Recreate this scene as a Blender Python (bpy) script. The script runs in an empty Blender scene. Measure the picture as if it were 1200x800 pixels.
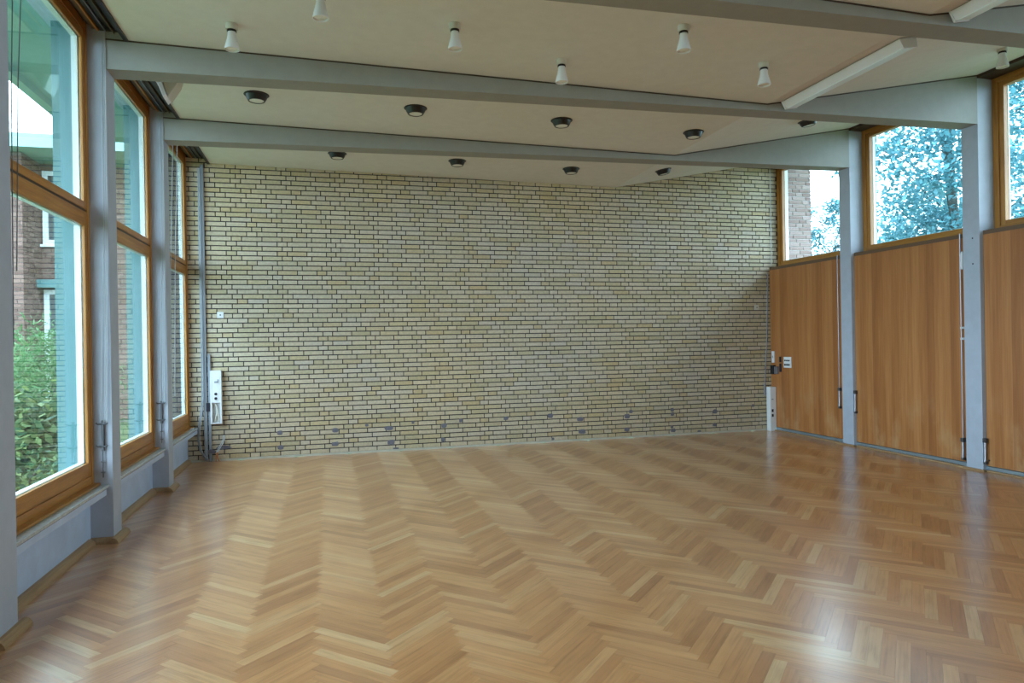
import bpy, math, random
from mathutils import Vector, Matrix
random.seed(7)
C = bpy.context.scene.collection
S = bpy.context.scene

# ---------------------------------------------------------------- camera
f_px, yaw, pitch, roll = 810.84, 14.777, -0.017, -0.976
yr, pr, rr = map(math.radians, (yaw, pitch, roll))
Fw = Vector((math.sin(yr)*math.cos(pr), math.cos(yr)*math.cos(pr), math.sin(pr)))
Rt = Vector((math.cos(yr), -math.sin(yr), 0)); Up = Rt.cross(Fw)
R2 = Rt*math.cos(rr) + Up*math.sin(rr); U2 = -Rt*math.sin(rr) + Up*math.cos(rr)
cd = bpy.data.cameras.new('camera'); cam = bpy.data.objects.new('camera', cd); C.objects.link(cam)
cd.sensor_fit = 'HORIZONTAL'; cd.sensor_width = 36.0; cd.lens = f_px/1200*36.0
cd.clip_start = 0.05; cd.clip_end = 300
m = Matrix((R2, U2, -Fw)).transposed().to_4x4(); m.translation = Vector((0, 0, 1.476)); cam.matrix_world = m
S.camera = cam
# ---------------------------------------------------------------- sky and light
W = bpy.data.worlds.new('overcast_sky'); S.world = W; W.use_nodes = True
bg = W.node_tree.nodes['Background']; bg.inputs['Color'].default_value = (0.66, 0.82, 1.0, 1); bg.inputs['Strength'].default_value = 1.0
S.view_settings.view_transform = 'Standard'; S.view_settings.look = 'None'; S.view_settings.gamma = 1.0
S.view_settings.use_curve_mapping = False
S.view_settings.exposure = 3.42
S.cycles.use_denoising = True
S.cycles.diffuse_bounces = 6; S.cycles.max_bounces = 12; S.cycles.transparent_max_bounces = 16
def portal(name, loc, rot, sx, sy):     # sampling portals over the real window openings
    l = bpy.data.lights.new(name, 'AREA'); l.shape = 'RECTANGLE'; l.size = sx; l.size_y = sy
    l.cycles.is_portal = True
    o = bpy.data.objects.new(name, l); C.objects.link(o); o.location = loc; o.rotation_euler = rot
portal('window_portal', (-1.84, 3.3, 2.2), (0, -math.pi/2, 0), 3.4, 12.6)
portal('window_portal', (7.08, 3.3, 3.4), (0, math.pi/2, 0), 1.7, 12.6)

# ---------------------------------------------------------------- room numbers (metres)
XL, XR = -1.61, 6.73          # room side faces of the pillars
XPL, XPR = -1.765, 6.775       # parapet face, veneer panel face
YB, YREAR = 9.583, -3.3
PY = [5.867 + 1.885*n for n in (1, 0, -1, -2, -3, -4)]    # near faces of the pillars
PW = 0.21
def ceil_z(x):
    return 3.829 + (x+1.45)*(3.744-3.829)/(4.157+1.45) if x < 4.157 else 3.744 + (x-4.157)*(4.284-3.744)/(7-4.157)

# ---------------------------------------------------------------- node materials
def mat(name, col=(.5, .5, .5), rough=.6, spec=.5, metal=0.0):
    m = bpy.data.materials.new(name); m.use_nodes = True
    b = m.node_tree.nodes['Principled BSDF']
    b.inputs['Base Color'].default_value = (*col, 1); b.inputs['Roughness'].default_value = rough
    b.inputs['Metallic'].default_value = metal; b.inputs['Specular IOR Level'].default_value = spec
    return m
def N(m, t, **kw):
    n = m.node_tree.nodes.new(t)
    for k, v in kw.items(): setattr(n, k, v)
    return n
def LK(m, a, b): m.node_tree.links.new(a, b)
def bsdf(m): return m.node_tree.nodes['Principled BSDF']
def ramp(m, fac, stops):
    r = N(m, 'ShaderNodeValToRGB'); e = r.color_ramp.elements
    while len(e) < len(stops): e.new(0.5)
    for i, (p, c) in enumerate(stops): e[i].position = p; e[i].color = (*c, 1)
    LK(m, fac, r.inputs['Fac']); return r.outputs['Color']
def noise(m, scale, vec=None, detail=3, rough=.55, coord='Object'):
    n = N(m, 'ShaderNodeTexNoise'); n.inputs['Scale'].default_value = scale; n.inputs['Detail'].default_value = detail
    n.inputs['Roughness'].default_value = rough
    if vec is None: vec = N(m, 'ShaderNodeTexCoord').outputs[coord]
    LK(m, vec, n.inputs['Vector']); return n.outputs['Fac']
def mapping(m, vec, scale=(1, 1, 1)):
    k = N(m, 'ShaderNodeMapping'); k.inputs['Scale'].default_value = scale; LK(m, vec, k.inputs['Vector']); return k.outputs['Vector']
def math_(m, op, a, b=None):
    k = N(m, 'ShaderNodeMath', operation=op)
    for i, v in enumerate((a, b)):
        if v is None: continue
        if isinstance(v, (int, float)): k.inputs[i].default_value = v
        else: LK(m, v, k.inputs[i])
    return k.outputs[0]
def mixc(m, fac, a, b, mode='MIX'):
    k = N(m, 'ShaderNodeMix', data_type='RGBA', blend_type=mode)
    for s, v in ((k.inputs['Factor'], fac), (k.inputs[6], a), (k.inputs[7], b)):
        if isinstance(v, tuple): s.default_value = (*v, 1)
        elif isinstance(v, (int, float)): s.default_value = v
        else: LK(m, v, s)
    return k.outputs[2]
def bump(m, h, strength=.2, dist=.01):
    k = N(m, 'ShaderNodeBump'); k.inputs['Strength'].default_value = strength; k.inputs['Distance'].default_value = dist
    LK(m, h, k.inputs['Height']); LK(m, k.outputs['Normal'], bsdf(m).inputs['Normal'])
def piece_random(m):      # one number per loose piece, whether it is an object or an island of a joined mesh
    a = N(m, 'ShaderNodeObjectInfo').outputs['Random']; b = N(m, 'ShaderNodeNewGeometry').outputs['Random Per Island']
    w = N(m, 'ShaderNodeTexWhiteNoise', noise_dimensions='2D'); c = N(m, 'ShaderNodeCombineXYZ')
    LK(m, a, c.inputs[0]); LK(m, b, c.inputs[1]); LK(m, c.outputs[0], w.inputs['Vector'])
    return w.outputs['Value'], w.outputs['Color']

def paint(name, col, rough=.55, var=.06, bs=.08, scale=9):
    m = mat(name, col, rough)
    n = noise(m, scale, detail=5)
    c = ramp(m, n, [(.3, tuple(x*(1-var) for x in col)), (.7, tuple(min(1, x*(1+var)) for x in col))])
    LK(m, c, bsdf(m).inputs['Base Color']); n2 = noise(m, 160, detail=2); bump(m, n2, bs, .004); return m

M_ceil = paint('ceiling_plaster', (.76, .74, .70), .85, .03, .12)
M_beam = paint('beam_paint', (.32, .315, .285), .6, .04)
M_pil = paint('pillar_paint', (.43, .475, .555), .5, .05)
M_par = paint('parapet_paint', (.50, .60, .76), .55, .09, .12, 5)
M_white = paint('white_wall_paint', (.72, .72, .70), .7)
M_fin = paint('teal_fin_paint', (.075, .20, .205), .5)
M_soffit = paint('soffit_paint', (.27, .47, .43), .7)
M_rail = mat('white_aluminium', (.80, .86, .86), .35)
M_stone = paint('sill_stone', (.42, .46, .47), .25, .18, .05, 40)
M_plastic = mat('white_plastic', (.78, .79, .80), .35)
M_cream = mat('cream_plastic', (.62, .60, .52), .45)
M_black = mat('black_metal', (.012, .011, .011), .38)
M_dark = mat('dark_hole', (.02, .018, .03), .8)
M_grey = mat('grey_pvc', (.30, .33, .37), .4)
M_steel = mat('dull_steel', (.36, .36, .40), .35, metal=.8)
M_darksteel = mat('dark_steel', (.10, .10, .11), .45, metal=.6)
M_cord = mat('cord', (.52, .54, .56), .7)
M_dcord = mat('dark_cord', (.12, .13, .14), .8)
M_mortar = paint('dark_mortar', (.035, .028, .040), .9, .2)
M_patch = paint('grey_patch', (.17, .16, .19), .9, .25, .3, 60)
M_base = paint('base_mortar', (.55, .52, .42), .8, .1)
M_orange = mat('orange_wire', (.55, .20, .08), .5)
M_glassy = mat('lamp_glass', (.85, .85, .80), .12)
M_strip = mat('metal_strip', (.40, .52, .60), .28, metal=.7)
M_subfloor = mat('subfloor', (.07, .035, .015), .9)
M_brown = mat('dark_stained_wood', (.055, .03, .018), .5)
M_ledge = mat('ledge_wood', (.14, .075, .04), .5)
M_trackgrey = mat('track_grey', (.13, .095, .06), .5)

def wood(name, cols, axis, rough=.35, sc=9, bs=.05):   # grain along one axis, object coordinates
    m = mat(name, cols[1], rough)
    s = [26, 26, 26]; s[axis] = 1.3
    v = mapping(m, N(m, 'ShaderNodeTexCoord').outputs['Object'], tuple(s))
    n = noise(m, sc/9*1.0, v, 6, .62); n2 = noise(m, sc*.55, v, 3)
    mix = math_(m, 'ADD', math_(m, 'MULTIPLY', n, .7), math_(m, 'MULTIPLY', n2, .3))
    LK(m, ramp(m, mix, [(.33, cols[0]), (.5, cols[1]), (.68, cols[2])]), bsdf(m).inputs['Base Color'])
    bump(m, n2, bs, .002); return m
FW = [(.27, .10, .018), (.43, .18, .032), (.56, .27, .06)]
M_frame_y = wood('window_wood_along', FW, 1); M_frame_z = wood('window_wood_upright', FW, 2)
M_batten = wood('oak_batten', [(.26, .15, .07), (.36, .22, .11), (.46, .30, .16)], 1, .4)

# veneer: vertical strips of slightly different tone
M_ven = mat('panel_veneer', (.3, .12, .05), .42)
co = N(M_ven, 'ShaderNodeTexCoord').outputs['Object']
sx = N(M_ven, 'ShaderNodeSeparateXYZ'); LK(M_ven, co, sx.inputs[0])
wn = N(M_ven, 'ShaderNodeTexWhiteNoise', noise_dimensions='1D')
LK(M_ven, math_(M_ven, 'FLOOR', math_(M_ven, 'MULTIPLY', sx.outputs['Y'], 9.5)), wn.inputs['W'])
gr = noise(M_ven, 1.0, mapping(M_ven, co, (60, 60, 1.6)), 6, .65)
gr2 = noise(M_ven, 1.0, mapping(M_ven, co, (14, 14, .5)), 3, .5)
v = math_(M_ven, 'ADD', math_(M_ven, 'MULTIPLY', gr, .45), math_(M_ven, 'ADD', math_(M_ven, 'MULTIPLY', gr2, .35), math_(M_ven, 'MULTIPLY', wn.outputs['Value'], .2)))
vc = ramp(M_ven, v, [(.30, (.27, .092, .024)), (.5, (.39, .148, .042)), (.70, (.51, .225, .075))])
# pale scuffs low on the panels (stains with a shape of their own)
sc = noise(M_ven, 3.0, mapping(M_ven, co, (1, 1.6, .8)), 4)
lo = N(M_ven, 'ShaderNodeMapRange'); lo.inputs['From Min'].default_value = .9; lo.inputs['From Max'].default_value = .05
LK(M_ven, sx.outputs['Z'], lo.inputs['Value'])
sf = math_(M_ven, 'MULTIPLY', lo.outputs[0], ramp(M_ven, sc, [(.5, (0, 0, 0)), (.72, (.6, .6, .6))]))
LK(M_ven, mixc(M_ven, sf, vc, (.58, .36, .17)), bsdf(M_ven).inputs['Base Color'])
bump(M_ven, gr, .05, .002)

# bricks of the back wall
M_brick = mat('yellow_brick', (.5, .45, .28), .62, .35)
rv, rc = piece_random(M_brick)
bc = ramp(M_brick, rv, [(0, (.50, .43, .27)), (.25, (.56, .478, .33)), (.55, (.60, .512, .37)), (.75, (.565, .492, .385)), (.88, (.55, .46, .285)), (.97, (.54, .425, .25)), (1, (.53, .475, .36))])
wc = N(M_brick, 'ShaderNodeNewGeometry').outputs['Position']
n1 = noise(M_brick, 34, wc, 4); bc = mixc(M_brick, 1.0, bc, ramp(M_brick, n1, [(.3, (.86, .86, .86)), (.7, (1.08, 1.08, 1.08))]), 'MULTIPLY')
n3 = noise(M_brick, .55, wc, 2); bc = mixc(M_brick, 1.0, bc, ramp(M_brick, n3, [(.35, (1.0, 1.0, 1.03)), (.65, (1.04, .98, .88))]), 'MULTIPLY')
LK(M_brick, bc, bsdf(M_brick).inputs['Base Color']); bump(M_brick, noise(M_brick, 90, wc, 4), .25, .004)

M_redbrick = mat('red_brick', (.3, .13, .09), .8, .3)
rv, rc = piece_random(M_redbrick)
LK(M_redbrick, ramp(M_redbrick, rv, [(0, (.12, .066, .055)), (.5, (.175, .10, .083)), (1, (.24, .145, .12))]), bsdf(M_redbrick).inputs['Base Color'])
M_pierbrick = mat('flare_lightened_brick', (.3, .2, .2), .8, .3)  # lighter copy of the red brick, flare brightness put into its colour
rv, rc = piece_random(M_pierbrick)
LK(M_pierbrick, ramp(M_pierbrick, rv, [(0, (.30, .19, .175)), (.5, (.40, .27, .245)), (1, (.50, .36, .34))]), bsdf(M_pierbrick).inputs['Base Color'])
M_piermortar = mat('flare_lightened_mortar', (.55, .50, .50), .9)  # mortar lightened along with the pier bricks for the same flare
M_redmortar = paint('red_brick_mortar', (.17, .15, .14), .9, .1)

# parquet staves: u runs along each stave
M_oak = mat('oak_parquet', (.4, .25, .12), .27, .5)
uv = N(M_oak, 'ShaderNodeUVMap', uv_map='UVMap').outputs[0]
rv, rc = piece_random(M_oak)
ad = N(M_oak, 'ShaderNodeVectorMath', operation='MULTIPLY_ADD'); ad.inputs[1].default_value = (37, 41, 11)
LK(M_oak, rc, ad.inputs[0]); LK(M_oak, uv, ad.inputs[2])
g1 = noise(M_oak, 1.0, mapping(M_oak, ad.outputs[0], (2.2, 75, 1)), 5, .6)
g2 = noise(M_oak, 1.0, mapping(M_oak, ad.outputs[0], (5, 22, 1)), 3, .5)
tone = ramp(M_oak, rv, [(0, (.39, .150, .050)), (.12, (.46, .190, .066)), (.5, (.535, .236, .084)), (.82, (.58, .272, .103)), (.93, (.60, .31, .13)), (1, (.63, .37, .175))])
grain = ramp(M_oak, math_(M_oak, 'ADD', math_(M_oak, 'MULTIPLY', g1, .6), math_(M_oak, 'MULTIPLY', g2, .4)), [(.34, (.74, .69, .62)), (.5, (1, 1, 1)), (.66, (1.12, 1.14, 1.18))])
LK(M_oak, mixc(M_oak, 1.0, tone, grain, 'MULTIPLY'), bsdf(M_oak).inputs['Base Color'])
rg = noise(M_oak, 2.2, N(M_oak, 'ShaderNodeNewGeometry').outputs['Position'], 3)
mr = N(M_oak, 'ShaderNodeMapRange'); mr.inputs['To Min'].default_value = .17; mr.inputs['To Max'].default_value = .25
LK(M_oak, rg, mr.inputs['Value']); LK(M_oak, mr.outputs[0], bsdf(M_oak).inputs['Roughness'])
bump(M_oak, g1, .06, .001)
tg = N(M_oak, 'ShaderNodeTangent', direction_type='UV_MAP', uv_map='UVMap'); LK(M_oak, tg.outputs[0], bsdf(M_oak).inputs['Tangent'])
ga = N(M_oak, 'ShaderNodeBsdfAnisotropic'); ga.inputs['Color'].default_value = (.95, .72, .44, 1); ga.inputs['Roughness'].default_value = .42
ga.inputs['Anisotropy'].default_value = .95; LK(M_oak, tg.outputs[0], ga.inputs['Tangent'])     # sheen of the wood fibres
mxs = N(M_oak, 'ShaderNodeMixShader'); mxs.inputs[0].default_value = .042
LK(M_oak, bsdf(M_oak).outputs[0], mxs.inputs[1]); LK(M_oak, ga.outputs[0], mxs.inputs[2]); LK(M_oak, mxs.outputs[0], M_oak.node_tree.nodes['Material Output'].inputs[0])
bsdf(M_oak).inputs['IOR'].default_value = 1.6; bsdf(M_oak).inputs['Coat Weight'].default_value = .8; bsdf(M_oak).inputs['Coat Roughness'].default_value = .30; bsdf(M_oak).inputs['Coat IOR'].default_value = 1.6

# window glass: clear pane with a mirror reflection growing towards grazing angles
def glass(name, tint):
    m = bpy.data.materials.new(name); m.use_nodes = True; nt = m.node_tree; nt.nodes.clear()
    out = nt.nodes.new('ShaderNodeOutputMaterial'); mx = nt.nodes.new('ShaderNodeMixShader')
    tr = nt.nodes.new('ShaderNodeBsdfTransparent'); tr.inputs[0].default_value = (*tint, 1)
    gl = nt.nodes.new('ShaderNodeBsdfGlossy'); gl.inputs['Roughness'].default_value = 0.0; gl.inputs['Color'].default_value = (.95, 1, 1, 1)
    lw = nt.nodes.new('ShaderNodeLayerWeight'); lw.inputs['Blend'].default_value = .5
    p = math_(m, 'POWER', lw.outputs['Facing'], 5.0); q = math_(m, 'ADD', math_(m, 'MULTIPLY', p, .9), .04)
    nt.links.new(q, mx.inputs[0]); nt.links.new(tr.outputs[0], mx.inputs[1]); nt.links.new(gl.outputs[0], mx.inputs[2])
    nt.links.new(mx.outputs[0], out.inputs[0]); return m
M_glass = glass('window_glass', (.90, .97, .97))

# ---------------------------------------------------------------- mesh builder
class MB:
    def __init__(s): s.v = []; s.f = []; s.uv = []
    def box(s, x0, x1, y0, y1, z0, z1):
        b = len(s.v); s.v += [(x0,y0,z0),(x1,y0,z0),(x1,y1,z0),(x0,y1,z0),(x0,y0,z1),(x1,y0,z1),(x1,y1,z1),(x0,y1,z1)]
        s.f += [tuple(b+i for i in q) for q in ((0,3,2,1),(4,5,6,7),(0,1,5,4),(1,2,6,5),(2,3,7,6),(3,0,4,7))]; return s
    def prism(s, poly, a0, a1, axis):   # poly: list of 2D points, extruded along axis
        n = len(poly); b = len(s.v)
        for a in (a0, a1):
            for p, q in poly:
                s.v.append({0: (a, p, q), 1: (p, a, q), 2: (p, q, a)}[axis])
        s.f.append(tuple(b+i for i in range(n))); s.f.append(tuple(b+n+i for i in reversed(range(n))))
        for i in range(n):
            j = (i+1) % n; s.f.append((b+j, b+i, b+n+i, b+n+j))
        return s
    def lathe(s, prof, c=(0,0,0), n=24, axis=2):
        b = len(s.v)
        for r, z in prof:
            for i in range(n):
                a = 2*math.pi*i/n; p = (r*math.cos(a), r*math.sin(a), z)
                if axis == 0: p = (p[2], p[0], p[1])
                if axis == 1: p = (p[0], p[2], p[1])
                s.v.append((p[0]+c[0], p[1]+c[1], p[2]+c[2]))
        for k in range(len(prof)-1):
            for i in range(n):
                j = (i+1) % n; s.f.append((b+k*n+i, b+k*n+j, b+(k+1)*n+j, b+(k+1)*n+i))
        s.f.append(tuple(b+i for i in reversed(range(n)))); s.f.append(tuple(b+(len(prof)-1)*n+i for i in range(n))); return s
    def tube(s, pts, r, n=8):
        pts = [Vector(p) for p in pts]; b = len(s.v); up = Vector((.31, .17, .93))
        for k, p in enumerate(pts):
            d = (pts[min(k+1, len(pts)-1)] - pts[max(k-1, 0)]).normalized()
            u = Vector((1, 0, 0)) if abs(d.x) < .9 else Vector((0, 1, 0)); u = (u - d*u.dot(d)).normalized(); w = d.cross(u)
            for i in range(n):
                a = 2*math.pi*i/n; s.v.append(tuple(p + u*r*math.cos(a) + w*r*math.sin(a)))
        for k in range(len(pts)-1):
            for i in range(n):
                j = (i+1) % n; s.f.append((b+k*n+i, b+k*n+j, b+(k+1)*n+j, b+(k+1)*n+i))
        s.f.append(tuple(b+i for i in reversed(range(n)))); s.f.append(tuple(b+(len(pts)-1)*n+i for i in range(n))); return s
    def mesh(s, name, m, smooth=False, uvs=None):
        me = bpy.data.meshes.new(name); me.from_pydata(s.v, [], s.f)
        me.materials.append(m)
        if smooth: me.shade_smooth(); me.set_sharp_from_angle(angle=math.radians(40))
        me.update(); return me
    def build(s, name, m, parent=None, bevel=0, smooth=False, base=None):
        """base: a point taken as the object's origin"""
        if base is not None:
            s.v = [(x-base[0], y-base[1], z-base[2]) for x, y, z in s.v]
        me = s.mesh(name, m, smooth)
        import bmesh
        bm = bmesh.new(); bm.from_mesh(me); bmesh.ops.recalc_face_normals(bm, faces=bm.faces); bm.to_mesh(me); bm.free()
        o = bpy.data.objects.new(name, me); C.objects.link(o)
        if base is not None: o.location = base
        if parent is not None:
            o.parent = parent
            pw = Vector((0, 0, 0)); q = parent
            while q is not None: pw = pw + q.location; q = q.parent
            o.location = (Vector(base) if base is not None else Vector((0, 0, 0))) - pw
        if bevel:
            md = o.modifiers.new('bevel', 'BEVEL'); md.width = bevel; md.segments = 2; md.limit_method = 'ANGLE'
        return o
def box(*a): return MB().box(*a)
def tag(o, label=None, cat=None, group=None, kind=None):
    if label: o['label'] = label
    if cat: o['category'] = cat
    if group: o['group'] = group
    if kind: o['kind'] = kind
    return o
def empty(name, loc, label, cat, group=None, kind=None):
    o = bpy.data.objects.new(name, None); C.objects.link(o); o.location = loc; o.empty_display_size = .1
    return tag(o, label, cat, group, kind)
def copy_tree(o, parent=None):
    c = o.copy(); C.objects.link(c)
    if parent is not None: c.parent = parent
    for ch in list(o.children): copy_tree(ch, c)
    return c
def visible_size(p):   # rough apparent size factor from the camera
    d = Vector(p) - Vector((0, 0, 1.476)); w = d.dot(Fw)
    if w < .3: return None
    return 600 + f_px*d.dot(R2)/w, 400 - f_px*d.dot(U2)/w, w

# ================================================================ FLOOR
floor = tag(box(XPL-.02, XPR+.1, YREAR, YB+.05, -.10, -.014).build('floor', M_subfloor), 'oak herringbone parquet floor of the empty hall', 'floor', kind='structure')
L_, W_ = .484, .0605; G = .0003; q2 = math.sqrt(.5); FX, FY = .278, 3.325
sv = MB().box(G, L_-G, G, W_-G, -.012, 0); sv.f = [fc for i, fc in enumerate(sv.f) if i != 0]
stave_me = sv.mesh('stave', M_oak)
def add_uv(me, uvs):
    lay = me.uv_layers.new(name='UVMap')
    for lp in me.loops: lay.data[lp.index].uv = uvs[lp.vertex_index]
add_uv(stave_me, [(x, y) for x, y, z in sv.v])
staves = []
for j in range(-12, 14):
    for i in range(-140, 180):
        for kind in (0, 1):
            p0, q0 = i*W_ + j*L_, i*W_ - j*L_
            if kind: q0 += W_
            ox, oy = FX + (p0-q0)*q2, FY + (p0+q0)*q2
            ang = math.pi/4
            if kind:    # runs along +q: origin moved so that the stave's local y points to -p
                ox, oy = FX + (p0+W_-q0)*q2, FY + (p0+W_+q0)*q2; ang = 3*math.pi/4
            cx, cy = ox + math.cos(ang)*L_/2, oy + math.sin(ang)*L_/2
            if not (XPL-.10 < cx < XPR+.10 and YREAR < cy < YB+.12): continue
            ext = [(ox+math.cos(ang)*a-math.sin(ang)*b, oy+math.sin(ang)*a+math.cos(ang)*b) for a, b in ((0,0),(L_,0),(L_,W_),(0,W_))]
            staves.append((ox, oy, ang, cx, cy, ext))
def area(st):
    pts = []
    for x, y in st[5]:
        r = visible_size((x, y, 0))
        if r is None: return 0
        pts.append(r[:2])
    if min(XL < x < XR for x, y in st[5]) < 1: return 0
    cxp = sum(p[0] for p in pts)/4; cyp = sum(p[1] for p in pts)/4
    if not (5 < cxp < 1195 and 400 < cyp < 796): return 0
    return abs(sum(pts[k][0]*pts[(k+1) % 4][1]-pts[(k+1) % 4][0]*pts[k][1] for k in range(4)))/2
staves.sort(key=area, reverse=True)
for st in staves[:300]:
    o = bpy.data.objects.new('stave', stave_me); C.objects.link(o); o.parent = floor
    o.location = (st[0], st[1], 0); o.rotation_euler = (0, 0, st[2])
big = MB(); uvs = []
for st in staves[300:]:
    ca, sa = math.cos(st[2]), math.sin(st[2]); b = len(big.v)
    for x, y, z in sv.v:
        big.v.append((st[0]+ca*x-sa*y, st[1]+sa*x+ca*y, z)); uvs.append((x, y))
    big.f += [tuple(b+k for k in fc) for fc in sv.f]
me = big.mesh('parquet_staves', M_oak); add_uv(me, uvs)
o = bpy.data.objects.new('parquet_staves', me); C.objects.link(o); o.parent = floor; o['kind'] = 'stuff'

# ================================================================ BACK WALL
wb = tag(box(XPL-.3, 7.12, YB+.009, YB+.25, 0, 4.3).build('wall_back', M_mortar), 'yellow brick wall across the end of the hall', 'wall', kind='structure')
CO = .0625
offs = [0]; ro_ = random.Random(21)
for _ in range(200): offs.append((offs[-1] + ro_.choice([1, 1, 3, 5, 7, 9, 9])) % 10)   # odd steps: joints never line up with the course below
def course_layout(x0, x1, seed, ln=.239, hd=.114, j=.011):
    x = x0 - offs[seed % 197]*.0625; seq = 0; out = []
    while x < x1:
        w = hd if seq % 3 == 2 else ln
        a, b = max(x, x0), min(x+w, x1)
        if b-a > .02: out.append((a, b, w))
        x += w + j; seq += 1
    return out
def brick_mb(w, h=.0505, d=.02):     # front face at y=0, slight chamfer
    e = .003; m = MB()
    m.v = [(0,e,0),(w,e,0),(w,e,h),(0,e,h),(e,0,e),(w-e,0,e),(w-e,0,h-e),(e,0,h-e),(0,d,0),(w,d,0),(w,d,h),(0,d,h)]
    m.f = [(4,5,6,7),(0,1,5,4),(1,2,6,5),(2,3,7,6),(3,0,4,7),(8,9,1,0),(9,10,2,1),(10,11,3,2),(11,8,0,3)]
    return m
bricks = []
for r in range(0, 70):
    z = .028 + r*CO
    for a, b, w in course_layout(XPL, 6.93, 100+r):
        if z > ceil_z((a+b)/2) + .02 or z+.05 > 4.28: continue
        bricks.append((a, b-a, z))
def barea(t):
    r = visible_size((t[0]+t[1]/2, YB, t[2]+.026))
    if r is None or r[0] < 245 or t[2] > ceil_z(t[0]) - .09: return 0
    if t[0] < -1.28 and t[2] < 1.3: return 0
    return t[1]/r[2]**2
bricks.sort(key=barea, reverse=True)
bm_cache = {}
for (x, w, z) in bricks[:300]:
    k = round(w, 4)
    if k not in bm_cache: bm_cache[k] = brick_mb(w).mesh('brick', M_brick)
    o = bpy.data.objects.new('brick', bm_cache[k]); C.objects.link(o); o.parent = wb
    o.location = (x, YB + random.uniform(-.0012, .0012), z)
def joined_bricks(lst, name, m, parent, place):
    g = MB()
    for t in lst:
        s_ = brick_mb(t[1], t[3] if len(t) > 3 else .0505); b = len(g.v)
        for p in s_.v: g.v.append(place(t, p))
        g.f += [tuple(b+k for k in fc) for fc in s_.f]
    me = g.mesh(name, m); o = bpy.data.objects.new(name, me); C.objects.link(o); o.parent = parent; o['kind'] = 'stuff'; return o
jit = [random.uniform(-.0012, .0012) for _ in range(997)]
joined_bricks(bricks[300:], 'brickwork', M_brick, wb, lambda t, p: (t[0]+p[0], YB+p[1]+jit[int(abs(t[0]*7919+t[2]*104729)) % 997], t[2]+p[2]))
box(XPL, XPR, YB-.004, YB+.01, .0, .026).build('base_mortar', M_base, wb)
for x, z, w, h in [(0.769,0.317,0.115,0.059),(0.795,0.124,0.092,0.071),(0.857,0.035,0.081,0.024),(0.473,0.372,0.045,0.035),(1.096,0.378,0.036,0.035),(1.528,0.316,0.072,0.059),(1.507,0.121,0.048,0.06),(1.765,0.377,0.048,0.048),(2.42,0.378,0.063,0.049),(3.086,0.385,0.078,0.062),(3.545,0.315,0.093,0.063),(3.569,0.132,0.107,0.063),(3.119,0.048,0.039,0.037),(4.292,0.326,0.082,0.064),(4.355,0.393,0.055,0.051),(4.281,0.128,0.083,0.064),(5.035,0.391,0.057,0.052),(5.038,0.325,0.058,0.052),(5.027,0.131,0.043,0.039),(5.048,0.077,0.072,0.053),(5.768,0.333,0.074,0.066),(5.756,0.129,0.059,0.053),(5.489,0.043,0.059,0.027),(6.44,0.399,0.046,0.04),(-0.65,0.325,0.064,0.056),(-0.643,0.133,0.075,0.056),(0.057,0.323,0.078,0.057),(0.054,0.14,0.088,0.057)]:
    g = MB(); k = 9; pts = []
    for i in range(k):
        a = 2*math.pi*i/k + .3; r = random.uniform(.9, 1.12)
        pts.append((x + w/2*r*max(-1, min(1, 1.25*math.cos(a))), z + h/2*r*max(-1, min(1, 1.25*math.sin(a)))))
    g.prism(pts, YB-.003, YB+.006, 1).build('mortar_patch', M_patch, wb)

# ================================================================ CEILING, BEAMS, PILLARS
tk = .45
cl = MB().prism([(-1.45, ceil_z(-1.45)), (4.157, 3.744), (XR, ceil_z(XR)), (XR, ceil_z(XR)+tk), (4.157, 3.744+tk), (-1.45, ceil_z(-1.45)+tk)], YREAR, YB+.009, 1)
ceiling = tag(cl.build('ceiling', M_ceil), 'cream folded plaster ceiling of the hall', 'ceiling', kind='structure')
names_b = ['second beam from the brick wall', 'beam']
def beam_bottom(x): return 3.60 + (x-XL)*(3.712-3.60)/(XR-XL)
ordn = ['beam closest to the brick wall', 'second beam from the brick wall', 'third beam from the brick wall, cut by the top of the frame']
for k, y in enumerate(PY):
    b = MB().prism([(XL, 3.60), (XR, 3.712), (XR, 4.26), (4.157, 3.80), (XL, 3.90)], y, y+PW, 1)
    b = b.build('beam', M_beam)
    tag(b, 'grey painted concrete roof ' + (ordn[k] if k < 3 else 'beam behind the camera'), 'beam', 'roof beams', 'structure')
    MB().prism([(XL, ceil_z(XL)-.012), (4.157, 3.744-.012), (XR, ceil_z(XR)-.012), (XR, ceil_z(XR)), (4.157, 3.744), (XL, ceil_z(XL))], y-.002, y+PW+.002, 1).build('painted_shadow_strip', M_brown, b)  # dark strip stands in for the shade where beam meets ceiling
    b2 = box(-1.84, XL, y, y+PW, 0, 4.2).build('pillar', M_pil)
    tag(b2, ['pale grey pillar on the window side, closest to the brick wall', 'pale grey pillar between the first and second big windows', 'pale grey pillar cut by the left frame edge', ][k] if k < 3 else 'pale grey pillar behind the camera', 'pillar', 'window side pillars', 'structure')
    box(-1.975, -1.84, y+.0, y+PW-.0, 0, 4.15).build('fin', M_fin, b2)['label'] = 'teal outer fin of the pillar'
    b3 = box(XR, 7.02, y, y+PW-.01, 0, 4.35).build('pillar', M_pil)
    tag(b3, ['pale grey pillar between the first two veneer panels from the brick wall', 'pale grey pillar between the second and third veneer panels'][k] if k < 2 else 'pale grey pillar on the panel side behind the camera', 'pillar', 'panel side pillars', 'structure')
    box(7.02, 7.17, y+.01, y+PW-.02, 0, 4.35).build('fin', M_fin, b3)['label'] = 'teal outer fin of the pillar'
for z in (2.503, 2.227):
    MB().lathe([(.008, -.003), (.008, .001)], (XR, PY[1]+.083, z), 10, 0).build('screw_hole', M_dark, None).name = 'screw_hole'
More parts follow.
